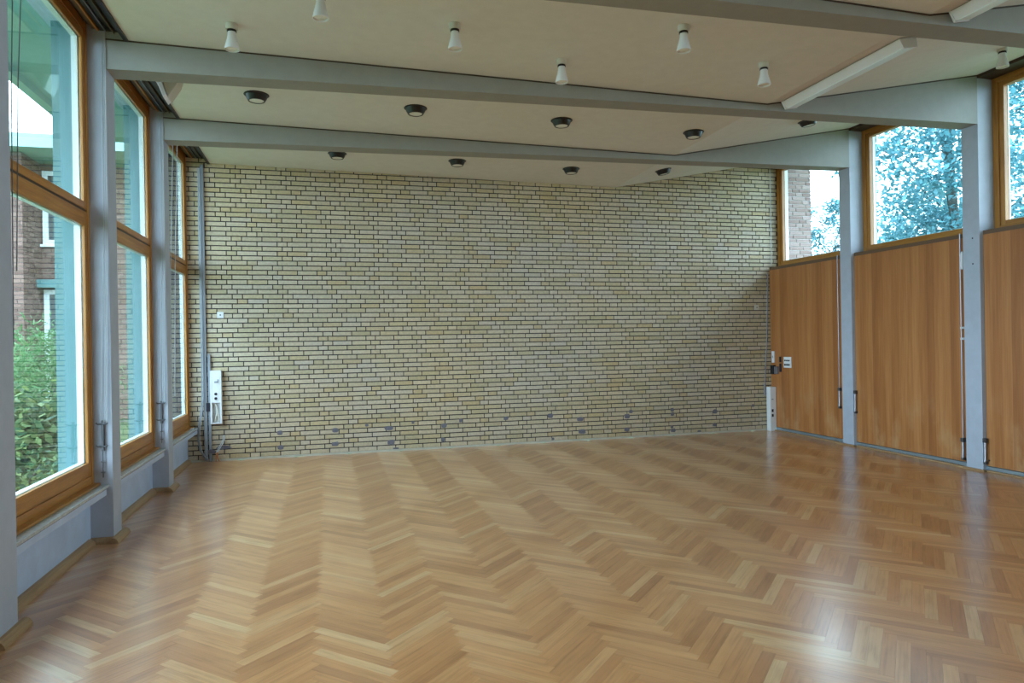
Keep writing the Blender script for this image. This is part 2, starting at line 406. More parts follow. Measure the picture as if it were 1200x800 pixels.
for o in [o for o in bpy.data.objects if o.name.startswith('screw_hole')]:
    o.parent = [p for p in bpy.data.objects if p.name.startswith('pillar') and 'second and third' in p.get('label', '')][0]

# bay list: (y0, y1)
edges = [YB] + PY
BAYS = [(PY[k]+PW, (YB if k == 0 else PY[k-1])) for k in range(6)] + [(YREAR, PY[5])]
# ================================================================ WINDOW SIDE
wl = tag(MB().box(-2.02, XPL, YREAR, YB+.009, -.1, .435).box(-2.02, -1.83, YREAR, YB+.009, 3.93, 4.3).build('wall_left', M_par), 'low blue white parapet wall under the big windows', 'wall', kind='structure')
sill_lab = ['window sill in the corner beside the brick wall', 'window sill between the first two pillars from the brick wall', 'window sill nearest the camera']
for k, (y0, y1) in enumerate(BAYS):
    s = empty('window_sill', (XPL, y0, 0), 'stone topped ' + (sill_lab[k] if k < 3 else 'window sill behind the camera'), 'sill', 'window sills', 'structure')
    box(-1.80, -1.632, y0, y1 - (.0 if k else .004), .422, .444).build('sill_slab', M_stone, s, .003)
    box(XPL, -1.645, y0, y1 - (.03 if k else .03), .368, .416).build('apron', M_par, s, .002)
    box(XPL, -1.640, y0, y1 - .02, .416, .422).build('joint', M_brown, s)
win_lab = ['narrow looking wood framed window beside the brick wall', 'wood framed window between the two grey pillars', 'wood framed window nearest the camera']
def left_window(n, y0, y1, label):
    w = empty('window_%d' % n, (-1.78, y0, .444), label, 'window', 'big wood framed windows', 'structure')
    xf = -1.735; xb = -1.815
    f1 = MB().box(xb, xf, y0, y0+.045, .444, 3.93).box(xb, xf, y1-.045, y1, .444, 3.93); f1.build('frame_stile', M_frame_z, w, .003)
    MB().box(xb, xf-.004, y0+.045, y1-.045, .444, .52).box(xb, xf-.004, y0+.045, y1-.045, 3.86, 3.93).build('frame_rail', M_frame_y, w, .003)
    MB().box(xb, -1.69, y0+.01, y1-.01, .444, .462).build('sill_bead', M_frame_y, w, .004)
    # lower sash
    a, b = y0+.046, y1-.046; sw = .054
    s1 = MB().box(-1.762, xf-.006, a, a+sw, .522, 2.495).box(-1.762, xf-.006, b-sw, b, .522, 2.495).build('lower_sash', M_frame_z, w, .004)
    MB().box(-1.762, xf-.006, a+sw, b-sw, .522, .627).box(-1.762, xf-.006, a+sw, b-sw, 2.388, 2.495).build('sash_rail', M_frame_y, s1, .004)
    MB().box(-1.770, -1.764, a+sw-.005, b-sw+.005, .62, 2.395).build('glass_pane', M_glass, s1)
    box(xb, xf-.012, y0+.045, y1-.045, 2.493, 2.513).build('transom_gap', M_brown, w)
    s2 = MB().box(-1.762, xf-.006, a, a+sw, 2.513, 3.858).box(-1.762, xf-.006, b-sw, b, 2.513, 3.858).build('upper_sash', M_frame_z, w, .004)
    MB().box(-1.762, xf-.006, a+sw, b-sw, 2.513, 2.568).box(-1.762, xf-.006, a+sw, b-sw, 3.79, 3.858).build('sash_rail', M_frame_y, s2, .004)
    MB().box(-1.770, -1.764, a+sw-.005, b-sw+.005, 2.56, 3.80).build('glass_pane', M_glass, s2)
    # white outer cladding seen through the panes
    g = MB().box(xb+.002, -1.772, a, a+sw, .522, 3.858).box(xb+.002, -1.772, b-sw, b, .522, 3.858)
    g.box(xb+.002, -1.772, a+sw, b-sw, .522, .632).box(xb+.002, -1.772, a+sw, b-sw, 3.79, 3.858).box(xb+.002, -1.772, a+sw, b-sw, 2.39, 2.566)
    g.build('outer_cladding', M_rail, w)
    return w
for k, (y0, y1) in enumerate(BAYS):
    left_window(k+1, y0, y1, win_lab[k] if k < 3 else 'wood framed window behind the camera')
# curtain tracks in the ceiling slot
for k, (y0, y1) in enumerate(BAYS[:4]):
    t = empty('curtain_track', (-1.59, y0, 3.88), ['dark curtain tracks over the window beside the brick wall', 'dark curtain tracks between the first two roof beams', 'dark curtain tracks over the window nearest the camera', 'dark curtain tracks behind the camera'][k], 'curtain track', 'curtain tracks in the ceiling slot')
    for x0, x1, z0, z1, m in [(-1.70, -1.675, 3.895, 3.93, M_trackgrey), (-1.665, -1.652, 3.88, 3.93, M_frame_y), (-1.64, -1.615, 3.885, 3.93, M_black), (-1.607, -1.598, 3.875, 3.93, M_steel), (-1.59, -1.56, 3.885, 3.93, M_black), (-1.552, -1.545, 3.87, 3.93, M_trackgrey), (-1.535, -1.505, 3.885, 3.93, M_black), (-1.498, -1.488, 3.868, 3.93, M_batten)]:
        box(x0, x1, y0+.003, y1-.003, z0, z1).build('rail', m, t)
    box(-1.735, -1.452, y0, y1, 3.93, 3.95).build('back_board', M_brown, t)
    box(-1.478, -1.45, y0+.002, y1-.002, 3.815, 3.93).build('edge_board', M_black, t)
tag(box(-1.83, -1.45, YREAR, YB+.009, 3.95, 4.28).build('trim_1', M_brown), 'dark board closing the curtain slot', 'trim', kind='structure')

# quarter round mouldings
def quarter(y0, y1, x, s, r=.05):   # against x plane, bulging to s side
    pts = [(x, 0), (x+s*r, 0)] + [(x+s*r*math.cos(a), r*math.sin(a)) for a in (math.radians(t) for t in (22, 45, 68))] + [(x, r)]
    return MB().prism(pts, y0, y1, 1)
bl = empty('baseboard_left', (XPL, 5, 0), 'oak quarter round mouldings along the parapet and pillars', 'baseboard', kind='structure')
for k, (y0, y1) in enumerate(BAYS):
    quarter(y0+.04, y1-.05, XPL, 1).build('moulding', M_batten, bl, base=(XPL, y0, 0))
for y in PY:
    quarter(y-.055, y+PW+.07, XL, 1, .045).build('moulding', M_batten, bl, base=(XL, y, 0))
    MB().prism([(y, 0), (y-.045, 0), (y-.04, .02), (y-.02, .038), (y, .045)], XPL, XL, 0).build('moulding', M_batten, bl, base=(XL, y, 0))

# ================================================================ PANEL SIDE
wr = tag(MB().box(XPR+.04, 7.15, YREAR, YB+.009, 0, 2.56).box(6.96, 7.15, YREAR, YB+.009, 4.2, 4.5).build('wall_right', M_white), 'wall of reddish veneer panels under the high windows', 'wall', kind='structure')
for k, (y0, y1) in enumerate(BAYS):
    p = box(XPR, XPR+.04, y0+.004, y1-.004, .062, 2.53).build('veneer_panel', M_ven, wr, .002, base=(XPR, y0, 0))
    box(XPR+.004, 6.95, y0, y1, 2.53, 2.575).build('ledge', M_ledge, wr)
    box(XPR-.006, XPR+.04, y0, y1, .022, .055).build('metal_strip', M_strip, wr)
    box(XPR-.035, XPR, y0+.12, y1-.03, 0, .02).build('batten', M_batten, wr, .003, base=(XPR, y0, 0))
o = MB().lathe([(.01, -.003), (.01, .001)], (XPR, 5.835, .12), 10, 0).build('knot_hole', M_dark, wr)
br = empty('baseboard_right', (XR, 5, 0), 'small oak battens at the feet of the grey pillars', 'baseboard', kind='structure')
for y in PY:
    box(XR-.03, XR+.0, y-.03, y+PW+.12, 0, .022).build('batten', M_batten, br, .003, base=(XR, y, 0))
wlr = ['high wood framed window beside the brick wall showing an outer brick pier', 'high wood framed window between the two grey pillars full of tree leaves', 'high wood framed window cut by the right frame edge']
for k, (y0, y1) in enumerate(BAYS):
    w = empty('window_%d' % (k+8), (6.99, y0, 2.575), wlr[k] if k < 3 else 'high wood framed window behind the camera', 'window', 'high wood framed windows', 'structure')
    xf, xb = 6.93, 7.03; T = 4.20
    MB().box(xf, xb, y0, y0+.065, 2.575, T).box(xf, xb, y1-.065, y1, 2.575, T).build('frame_stile', M_frame_z, w, .003)
    MB().box(xf, xb, y0+.065, y1-.065, 2.575, 2.62).box(xf, xb, y0+.065, y1-.065, T-.055, T).build('frame_rail', M_frame_y, w, .003)
    a, b = y0+.066, y1-.066
    MB().box(xf+.012, xb-.01, a, a+.055, 2.621, T-.056).box(xf+.012, xb-.01, b-.055, b, 2.621, T-.056).build('sash_stile', M_frame_z, w, .003)
    MB().box(xf+.012, xb-.01, a+.055, b-.055, 2.621, 2.668).box(xf+.012, xb-.01, a+.055, b-.055, T-.10, T-.056).build('sash_rail', M_frame_y, w, .003)
    MB().box(6.987, 6.993, a+.05, b-.05, 2.66, T-.095).build('glass_pane', M_glass, w)
    g = MB()
    for yy in (b-.059, a+.047): g.box(6.995, 7.012, yy, yy+.014, 2.66, T-.095)
    g.box(6.995, 7.012, a+.05, b-.05, 2.664, 2.680).build('glazing_bead', M_rail, w)
    MB().box(7.035, 7.12, y0, y0+.03, 2.5, 4.3).box(7.035, 7.12, y1-.03, y1, 2.5, 4.3).build('guide_rail', M_rail, w)
    tag(box(XR, 6.96, y0, y1, 4.20, 4.5).build('trim_%d' % (k+2), M_brown), 'dark board above ' + ('the high window beside the brick wall' if k == 0 else 'the high window between the grey pillars' if k == 1 else 'a high window nearer the camera'), 'trim', kind='structure')
tag(box(-2.02, 7.15, YREAR-.2, YREAR, -.1, 4.5).build('wall_rear', M_ven), 'unseen wall behind the camera, veneer added to cut bounced light', 'wall', kind='structure')  # unseen end wall, its dark veneer is added to reduce fill light

# ================================================================ LAMPS
def ceil_tilt(x): return 0 if x < 4.157 else -math.atan((4.284-3.744)/(7-4.157))
def make_spot():
    t = bpy.data.objects.new('ceiling_spotlight', None); C.objects.link(t)
    MB().lathe([(.0, 0), (.048, 0), (.048, -.045), (.044, -.05), (0, -.05)], n=20).build('mount', M_cream, t, smooth=True)
    MB().lathe([(.0, -.05), (.036, -.05), (.038, -.056), (.038, -.066), (.034, -.068), (0, -.068)], n=20).build('collar', M_black, t, smooth=True)
    MB().lathe([(.0, -.068), (.032, -.068), (.034, -.10), (.040, -.13), (.050, -.165), (.058, -.20), (.060, -.215), (.056, -.217), (.052, -.20), (0, -.185)], n=28).build('shade', M_plastic, t, smooth=True)
    MB().lathe([(0, -.180), (.050, -.198), (.051, -.202), (.03, -.209), (0, -.211)], n=24).build('bulb', M_glassy, t, smooth=True)
    return t
proto = make_spot()
spots = [(-.02, 4.72, 'white ceiling spotlight cut by the top of the frame'), (-.65, 5.38, 'white ceiling spotlight nearest the big windows'), (.92, 4.97, 'white ceiling spotlight in front of the second beam, second complete one from the big windows'), (1.88, 5.38, 'white ceiling spotlight over the middle of the hall, low against the second beam'), (2.55, 4.58, 'white ceiling spotlight second from the long white light box'), (3.53, 5.02, 'white ceiling spotlight beside the long white light box'), (6.06, 5.02, 'white ceiling spotlight hanging by the high window at the right frame edge')]
for i, (x, y, l) in enumerate(spots):
    t = proto if i == 0 else copy_tree(proto)
    t.scale = (.88, .88, .86); t.location = (x, y, ceil_z(x) + (0 if x < 4.2 else .012)); tag(t, l, 'ceiling light', 'white ceiling spotlights')
    
def make_down():
    t = bpy.data.objects.new('ceiling_downlight', None); C.objects.link(t)
    MB().lathe([(0, 0), (.118, 0), (.120, -.006), (.112, -.014), (0, -.014)], n=32).build('flange', M_black, t, smooth=True)
    MB().lathe([(0, -.014), (.104, -.014), (.095, -.05), (.080, -.085), (.074, -.088), (.070, -.078), (0, -.07)], n=32).build('housing', M_black, t, smooth=True)
    MB().lathe([(0, -.070), (.066, -.076), (.066, -.082), (.03, -.088), (0, -.089)], n=24).build('lens', M_glassy, t, smooth=True)
    return t
proto = make_down()
dl = [(-.62, 6.84, 'black ceiling downlight between the first two beams, nearest the big windows'), (.86, 6.84, 'black ceiling downlight between the first two beams, second from the big windows'), (2.38, 6.84, 'black ceiling downlight between the first two beams, middle of its row of five'), (3.92, 6.86, 'black ceiling downlight between the first two beams, beside the ceiling fold'), (5.42, 6.89, 'black ceiling downlight partly behind the second beam near the high windows'),
      (.13, 8.70, 'black ceiling downlight by the brick wall, nearest the big windows'), (1.61, 8.68, 'black ceiling downlight by the brick wall, second from the big windows'), (3.15, 8.70, 'black ceiling downlight by the brick wall, third from the big windows'), (4.5, 8.71, 'black ceiling downlight by the brick wall, on the rising part of the ceiling')]
for i, (x, y, l) in enumerate(dl):
    t = proto if i == 0 else copy_tree(proto)
    t.scale = (.95, .95, .72); t.location = (x, y, ceil_z(x)); t.rotation_euler = (0, ceil_tilt(x), 0); tag(t, l, 'ceiling light', 'black ceiling downlights')

def tube_light(y0, y1, label):
    x = 4.30; t = empty('tube_light', (x, (y0+y1)/2, ceil_z(x)), label, 'ceiling light', 'long white light boxes')
    t.rotation_euler = (0, ceil_tilt(5), 0); h = (y1-y0)/2
    def bb(*a): return MB().box(*a)
    bb(.02, .13, -h+.02, h-.02, -.008, .0).build('mounting_plate', M_darksteel).parent = t
    MB().prism([(0, -.008), (.16, -.008), (.155, -.075), (.03, -.075)], -h+.015, h-.015, 1).build('housing', M_plastic).parent = t
    bb(.035, .15, -h+.03, h-.03, -.083, -.075).build('diffuser', M_rail).parent = t
    for s in (-1, 1):
        MB().prism([(-.002, -.006), (.163, -.006), (.158, -.085), (.026, -.085)], s*h-(.015 if s > 0 else 0), s*h+(0 if s > 0 else .015), 1).build('end_cap', M_plastic).parent = t
tube_light(4.40, 5.85, 'long white ceiling light box touching the second beam')
tube_light(2.45, 3.96, 'long white ceiling light box cut by the top frame edge')

# white wedge loudspeaker beside the curtain slot
t = empty('wall_speaker', (-1.31, 6.5, 3.60), 'white and beige wedge shaped speaker hanging by the curtain slot', 'speaker')
MB().prism([(-1.36, ceil_z(-1.3)-.002), (-1.20, ceil_z(-1.3)-.002), (-1.222, 3.735), (-1.300, 3.612)], 6.45, 6.62, 1).build('body', M_cream, t, .003)
MB().prism([(-1.405, 3.80), (-1.362, 3.80), (-1.302, 3.614), (-1.325, 3.588)], 6.40, 6.60, 1).build('front_panel', M_plastic, t, .003)

# ================================================================ THINGS ON THE BRICK WALL
YW = YB - .0015
t = tag(MB().box(-1.565, -1.525, YW-.035, YW, .02, 3.80).build('cable_duct', M_grey, None, .004), 'tall grey cable duct running up the brick wall beside the windows', 'cable duct')
t = tag(MB().box(-1.512, -1.480, YW-.03, YW, 0.002, 1.377).build('cable_duct', M_grey, None, .004), 'short grey cable duct on the brick wall beside the white socket box', 'cable duct')
t = empty('cable_bundle', (-1.6, YW-.04, .5), 'grey cables looping down the corner beside the window sill', 'cable')
for dx, dy in ((0, 0), (.018, -.012)):
    pts = [(-1.585+dx, YW-.045+dy, 3.75), (-1.585+dx, YW-.045+dy, 2.0), (-1.580+dx, YW-.05+dy, 1.1), (-1.583+dx, YW-.05+dy, .8), (-1.60+dx, YW-.06+dy, .62), (-1.625+dx, YW-.07+dy, .45), (-1.635+dx, YW-.07+dy, .30), (-1.615+dx, YW-.065+dy, .16), (-1.57+dx, YW-.06+dy, .07), (-1.53+dx, YW-.05+dy, .045)]
    MB().tube(pts, .007).build('cable', M_grey, t, smooth=True)
t = empty('socket_box', (-1.414, YW, .487), 'tall white socket box on the brick wall with its open lower end', 'socket box')
MB().box(-1.48, -1.348, YW-.012, YW, .487, 1.165).box(-1.48, -1.462, YW-.075, YW-.012, .487, 1.165).box(-1.366, -1.348, YW-.075, YW-.012, .487, 1.165).box(-1.462, -1.366, YW-.075, YW-.012, 1.147, 1.165).box(-1.462, -1.366, YW-.075, YW-.012, .487, .502).build('housing', M_plastic, t)
MB().box(-1.462, -1.366, YW-.073, YW-.060, .755, 1.147).build('front_cover', M_plastic, t, .002)
for z in (.868, .810): MB().lathe([(.018, -.004), (.018, .004)], (-1.414, YW-.074, z), 16, 1).build('socket', M_dark, t)
MB().box(-1.43, -1.385, YW-.080, YW-.073, 1.01, 1.03).box(-1.392, -1.382, YW-.080, YW-.073, 1.01, 1.055).build('latch', M_grey, t)
MB().tube([(-1.44, YW-.03, .51), (-1.42, YW-.04, .58), (-1.40, YW-.05, .63), (-1.41, YW-.04, .70), (-1.43, YW-.03, .74)], .012).tube([(-1.40, YW-.03, .51), (-1.385, YW-.045, .57), (-1.41, YW-.05, .66)], .010).build('wires', M_cream, t, smooth=True)
t = tag(box(-1.535, -1.484, YW-.045, YW-.031, .645, .755).build('socket_box', M_dark, None, .002), 'small dark box on the cable duct beside the tall white socket box', 'socket box')
t = empty('wall_plate', (-1.353, YW, 1.878), 'small square white wall plate high above the tall white socket box', 'wall plate')
box(-1.393, -1.313, YW-.012, YW, 1.838, 1.918).build('plate', M_plastic, t, .003); MB().lathe([(.008, -.016), (.008, -.011)], (-1.353, YW, 1.878), 12, 1).build('screw', M_dark, t)
t = empty('wall_plate', (6.53, YW, 1.945), 'small cream wall plate on the brick wall beside the veneer panels', 'wall plate')
box(6.49, 6.565, YW-.012, YW, 1.905, 1.985).build('plate', M_cream, t, .003); MB().lathe([(.008, -.016), (.008, -.011)], (6.53, YW, 1.945), 12, 1).build('screw', M_dark, t)
t = empty('loose_wires', (-1.4, YW-.02, .1), 'loose wires with orange ends hanging out of the brick wall', 'wires')
MB().tube([(-1.335, YW+.005, .325), (-1.325, YW-.03, .29), (-1.34, YW-.05, .24), (-1.38, YW-.05, .17), (-1.41, YW-.05, .12)], .006).tube([(-1.345, YW+.005, .325), (-1.345, YW-.03, .28), (-1.37, YW-.05, .22), (-1.405, YW-.05, .16), (-1.42, YW-.05, .11)], .005).build('wire', M_cord, t, smooth=True)
MB().tube([(-1.41, YW-.05, .12), (-1.412, YW-.05, .06), (-1.39, YW-.045, .004)], .008).tube([(-1.42, YW-.05, .11), (-1.428, YW-.055, .05), (-1.425, YW-.06, .004)], .006).build('wire_end', M_orange, t, smooth=True)
MB().prism([(-1.44, .16), (-1.40, .15), (-1.36, .145), (-1.27, .155), (-1.24, .165), (-1.28, .19), (-1.33, .20), (-1.40, .195)], YW-.005, YW+.004, 1).build('mortar_patch', M_patch, wb)
MB().prism([(-1.52, .11), (-1.44, .10), (-1.43, .13), (-1.48, .16), (-1.53, .15)], YW-.032, YW-.001, 1).build('mortar_patch', M_patch, wb)
t = tag(MB().tube([(6.735, YW-.010, 2.49), (6.70, YW-.010, 1.4), (6.650, YW-.014, .75)], .008).build('pull_rod', M_steel, None, smooth=True), 'thin steel rod down the brick wall edge beside the veneer panels', 'rod')
MB().tube([(6.645, YW-.02, .74), (6.643, YW-.02, .55)], .016).build('handle', M_steel, t, smooth=True)
tag(MB().tube([(6.80, YW-.02, 4.16), (6.80, YW-.02, 2.60)], .005).build('hanging_cord', M_cord, None), 'thin pale cord in front of the brick wall beside the high window', 'cord')

# ================================================================ THINGS ON THE PANELS
t = empty('socket_trunking', (6.72, 9.5, 0), 'white socket trunking standing in the corner of the veneer panels', 'socket box')
MB().box(6.668, 6.772, 9.46, 9.56, 0, .69).build('housing', M_plastic, t, .004)
for z in (.32, .245): box(6.69, 6.72, 9.455, 9.4605, z-.022, z+.022).build('socket', M_dark, t)
box(6.69, 6.72, 9.454, 9.4605, .49, .505).build('latch', M_grey, t)
XQ = XPR - .001
t = empty('light_switch', (XQ, 9.30, 1.08), 'white plate of six dark switches on the first veneer panel', 'switch')
box(XQ-.014, XQ, 9.07, 9.245, 1.00, 1.165).build('plate', M_plastic, t, .002)
for i in range(3):
    for j, (zz, hh) in enumerate(((1.11, .022), (1.045, .030))):
        box(XQ-.019, XQ-.013, 9.10+i*.046, 9.13+i*.046, zz-hh/2, zz+hh/2).build('switch_button', M_dark, t)
tag(MB().box(XQ-.02, XQ, 9.315, 9.345, 1.08, 1.165).box(XQ-.02, XQ, 9.315, 9.345, .93, 1.06).build('key_switch', M_dark, None, .002), 'narrow dark strip beside the white plate of six switches', 'switch')
t = empty('light_switch', (XQ, 9.52, 1.15), 'narrow white switch above the dark box on the first veneer panel', 'switch')
box(XQ-.02, XQ, 9.475, 9.53, 1.07, 1.25).build('plate', M_plastic, t, .002); box(XQ-.024, XQ-.019, 9.495, 9.512, 1.14, 1.18).build('switch_button', M_grey, t)
t = empty('control_box', (XQ, 9.49, .96), 'small dark control box with grey side under the narrow white switch', 'control box')
box(XQ-.05, XQ, 9.46, 9.53, .89, 1.03).build('body', M_black, t, .003); box(XQ-.035, XQ, 9.38, 9.46, .895, 1.01).build('cover', M_steel, t, .003)

def crank(x, y, z0, z1, label, rodtop=None, group='window crank handles'):
    t = empty('window_crank', (x, y, z0), label, 'crank', group)
    MB().tube([(x, y, z1), (x, y, (z0+z1)/2), (x-.004, y, z0)], .013).build('handle', M_steel, t, smooth=True)
    box(x-.018, x+.018, y-.018, y+.018, z1-.02, z1+.025).build('bracket', M_darksteel, t)
    box(x-.015, x+.02, y-.015, y+.015, z0-.02, z0+.01).build('clip', M_darksteel, t)
    if rodtop: MB().tube([(x, y, z1), (x, y, rodtop)], .006).build('rod', M_steel, t)
crank(XPR-.025, 8.03, .50, .74, 'steel crank handle on the far side of the pillar nearest the brick wall', 2.58)
crank(6.748, 7.735, .46, .72, 'steel crank handle on the camera side of the pillar nearest the brick wall')
crank(XPR-.025, 6.125, .10, .30, 'steel crank handle with a long rod up to the high window', 2.58)
crank(6.742, 5.850, .10, .33, 'steel crank handle on the camera side of the pillar by the right window')
tag(MB().tube([(6.85, 6.13, 4.1), (6.765, 6.095, 2.56), (6.765, 6.085, 2.4)], .004).tube([(6.87, 6.15, 4.1), (6.87, 6.15, 2.6)], .003).build('hanging_cord', M_cord), 'pale cord hanging in front of the tree filled high window', 'cord')
MB().lathe([(0, 2.18), (.012, 2.185), (.016, 2.22), (.014, 2.36), (.006, 2.38), (0, 2.38)], (6.748, 6.10, 0), 12).build('rod_clip', M_plastic, None)
for z in (1.54, 1.42): box(6.752, 6.774, 6.10, 6.14, z-.012, z+.012).build('rod_clip', M_plastic, None)
cr = [p for p in bpy.data.objects if p.name.startswith('window_crank') and 'long rod' in p['label'] and abs(p.location.y-6.125) < .01][0]
for o in [o for o in bpy.data.objects if o.name.startswith('rod_clip')]:
    o.parent = cr; o.location = -cr.location

# cord cleats and cords on the window side pillars
def cleat(y, label, lab2):
    x = -1.668; yy = y - .022
    t = empty('cord_cleat', (x, yy, .5), label, 'cleat', 'dark cord cleats on the pillars')
    MB().box(x-.009, x+.009, yy-.006, yy+.02, .70, .93).build('bar', M_darksteel, t, .002)
    MB().tube([(x, yy, .72), (x, yy, .50)], .004).build('rod', M_darksteel, t)
    for z in (.905, .735): MB().tube([(x-.042, yy-.008, z+.008), (x-.03, yy-.012, z), (x, yy-.004, z), (x+.03, yy-.012, z), (x+.038, yy-.008, z+.008)], .006).build('horn', M_darksteel, t)
    for z in (.62, .54): MB().tube([(x-.014, yy, z), (x+.014, yy, z)], .005).build('pin', M_darksteel, t)
    for k, (dx, dz) in enumerate(((-.012, 0), (.012, 0), (.03, 0))):
        c = MB().tube([(-1.628+dx*.6, yy+.012, 3.87), (-1.633+dx*.6, yy+.008, 2.4), (x+dx, yy-.002, .9)], .0032, 6).build('hanging_cord', M_cord)
        tag(c, ('window-side', 'middle', 'hall-side')[k] + ' pale cord above the cleat on ' + lab2, 'cord', 'cords beside ' + lab2)
cleat(PY[1], 'dark metal cord cleat low on the pillar between the first and second big windows', 'the pillar between the first and second big windows')
cleat(PY[0], 'dark metal cord cleat low on the pillar closest to the brick wall', 'the pillar closest to the brick wall')
tag(MB().tube([(-1.615, 4.30, 3.87), (-1.62, 4.25, 2.9), (-1.625, 4.235, 1.5)], .003, 6).build('hanging_cord', M_dcord), 'thin dark cord hanging along the frame side pillar nearest the camera', 'cord')
tag(MB().tube([(-1.60, 4.385, 3.87), (-1.62, 4.33, 2.9), (-1.625, 4.29, 1.9)], .003, 6).build('hanging_cord', M_dcord), 'thin dark cord crossing the window nearest the camera', 'cord')
for x0, l in ((-1.62, 'thin pale cord crossing the window beside the brick wall, on the pillar side'), (-1.60, 'thin pale cord crossing the window beside the brick wall, on the brick side')):
    d = .12*(x0+1.62)/.02
    tag(MB().tube([(x0, 8.28+d, 3.87), (x0-.01, 8.1+d, 2.4), (x0-.02, 8.02+d, .95)], .0035, 6).build('hanging_cord', M_cord), l, 'cord')
c = tag(MB().prism([(-1.74, 9.30), (-1.655, 9.33), (-1.66, 9.42), (-1.75, 9.40)], .446, .458, 2).build('key_box', M_plastic, None, .002), 'small white box lying on the window sill in the brick corner', 'box')

# ================================================================ OUTSIDE
M_grass = paint('lawn', (.08, .12, .04), .95, .4, .3, 2)
tag(box(-40, 45, -30, 60, -.4, -.15).build('ground', M_grass), 'green lawn outside the hall', 'ground', kind='structure')
ro = tag(MB().box(-3.0, -1.46, YREAR-.5, YB+.6, 4.2, 4.42).box(-3.0, -2.9, YREAR-.5, YB+.6, 4.12, 4.2).build('roof_overhang', M_soffit), 'pale teal roof overhang outside the big windows', 'roof', kind='structure')
box(-2.31, -1.99, YREAR, YB+.3, 4.08, 4.2).build('blind_box', M_soffit, ro)
tag(MB().prism([(XR+.02, 4.5), (8.45, 4.70), (8.45, 4.95), (XR+.02, 4.8)], YREAR-.5, YB+.6, 1).build('roof_overhang', M_soffit), 'short roof overhang above the high windows', 'roof', kind='structure')
def brick_stack(parent, x0, x1, y, z0, z1, name, seed, course=.0833, ln=.24, m=M_redbrick, face='y', hd=.115):
    lst = []; r = 0; z = z0
    while z + course < z1 + .01:
        for a, b, w in course_layout(x0, x1, seed + r, ln, hd): lst.append((a, b-a, z+.006, course-.011))
        r += 1; z += course
    if face == 'y': pl = lambda t, p: (t[0]+p[0], y+p[1], t[2]+p[2])
    elif face == 'x-': pl = lambda t, p: (y+p[1], t[0]+p[0], t[2]+p[2])
    else: pl = lambda t, p: (y-p[1], t[0]+p[0], t[2]+p[2])
    return joined_bricks(lst, name, m, parent, pl)
pier = tag(box(7.13, 7.655, YB+.13, YB+.5, -.15, 4.49).build('brick_pier', M_piermortar), 'red brick pier outside the high window beside the brick wall', 'pier')
brick_stack(pier, 7.125, 7.66, YB+.12, 0, 4.45, 'brickwork', 900, .0625, m=M_pierbrick)
brick_stack(pier, YB+.12, YB+.5, 7.667, 0, 4.45, 'brickwork', 990, .0625, m=M_pierbrick, face='x+')
# neighbouring house
hx = -5.95; yh = 16.0; yk = 16.95; zt = 5.46
h = empty('neighbour_house', (-7, 16, 0), 'red brick house with a pale teal roof edge outside the nearest window', 'house')
wm = MB().box(-13, hx, yh, 26, -.15, zt).box(hx, 1.0, yk, 26, -.15, zt).build('wall', M_redmortar, h)
a_ = brick_stack(wm, -9.5, hx+.01, yh-.012, -.1, zt-.02, 'brickwork', 300, .0833)
a_ = brick_stack(wm, yh, yk, hx+.012, -.1, zt-.02, 'brickwork', 500, .0833, face='x+')
a_ = brick_stack(wm, hx, -1.5, yk-.012, -.1, zt-.02, 'brickwork', 700, .0833)
rf = box(-13, 1.5, 15.5, 26, 5.47, 5.52).build('roof', M_soffit, h)
M_fascia = paint('teal_fascia', (.22, .40, .39), .5)
for k in range(18):
    box(-13+k*.8+.006, -13+(k+1)*.8-.006, 15.44, 15.5, 5.43, 5.70).build('fascia_panel', M_fascia, h)
for wi, (z0, z1) in enumerate(((3.72, 5.30), (-.1, 2.75))):
    fr = MB().box(-5.90, -5.80, yk-.06, yk+.01, z0, z1).box(-5.0, -4.9, yk-.06, yk+.01, z0, z1).box(-5.80, -5.0, yk-.06, yk+.01, z1-.1, z1).box(-5.80, -5.0, yk-.06, yk+.01, z0, z0+.1).box(-5.60, -5.53, yk-.05, yk+.01, z0, z1).build('window_frame', M_rail, h)
    box(-5.80, -5.0, yk-.03, yk-.015, z0+.1, z1-.1).build('pane', mat('house_glass', (.08, .10, .11), .08), fr)
    box(-5.95, -4.85, yk-.10, yk, z0-.05, z0).build('sill', M_rail, h)
box(-6.0, -4.8, yk-.32, yk, 2.78, 2.95).build('canopy', M_fin, h)

def leaf_mat(name, cols, trans=.35):
    m = mat(name, cols[1], .5, .3); rv, rc = piece_random(m)
    c = ramp(m, rv, [(0, cols[0]), (.5, cols[1]), (1, cols[2])])
    LK(m, c, bsdf(m).inputs['Base Color'])
    t = N(m, 'ShaderNodeBsdfTranslucent'); LK(m, c, t.inputs['Color']); x = N(m, 'ShaderNodeMixShader'); x.inputs[0].default_value = trans
    out = m.node_tree.nodes['Material Output']; LK(m, bsdf(m).outputs[0], x.inputs[1]); LK(m, t.outputs[0], x.inputs[2]); LK(m, x.outputs[0], out.inputs[0]); return m
M_bamboo = leaf_mat('bamboo_leaf', [(.035, .12, .035), (.08, .22, .07), (.20, .36, .16)])
M_shrub = leaf_mat('shrub_leaf', [(.03, .10, .05), (.08, .18, .08), (.28, .36, .12)])
M_tree = leaf_mat('tree_leaf', [(.06, .19, .22), (.11, .30, .34), (.20, .44, .50)])  # teal cast of the flare and overexposure are put into the leaf colour
M_bark = paint('bark', (.06, .075, .07), .9, .3)
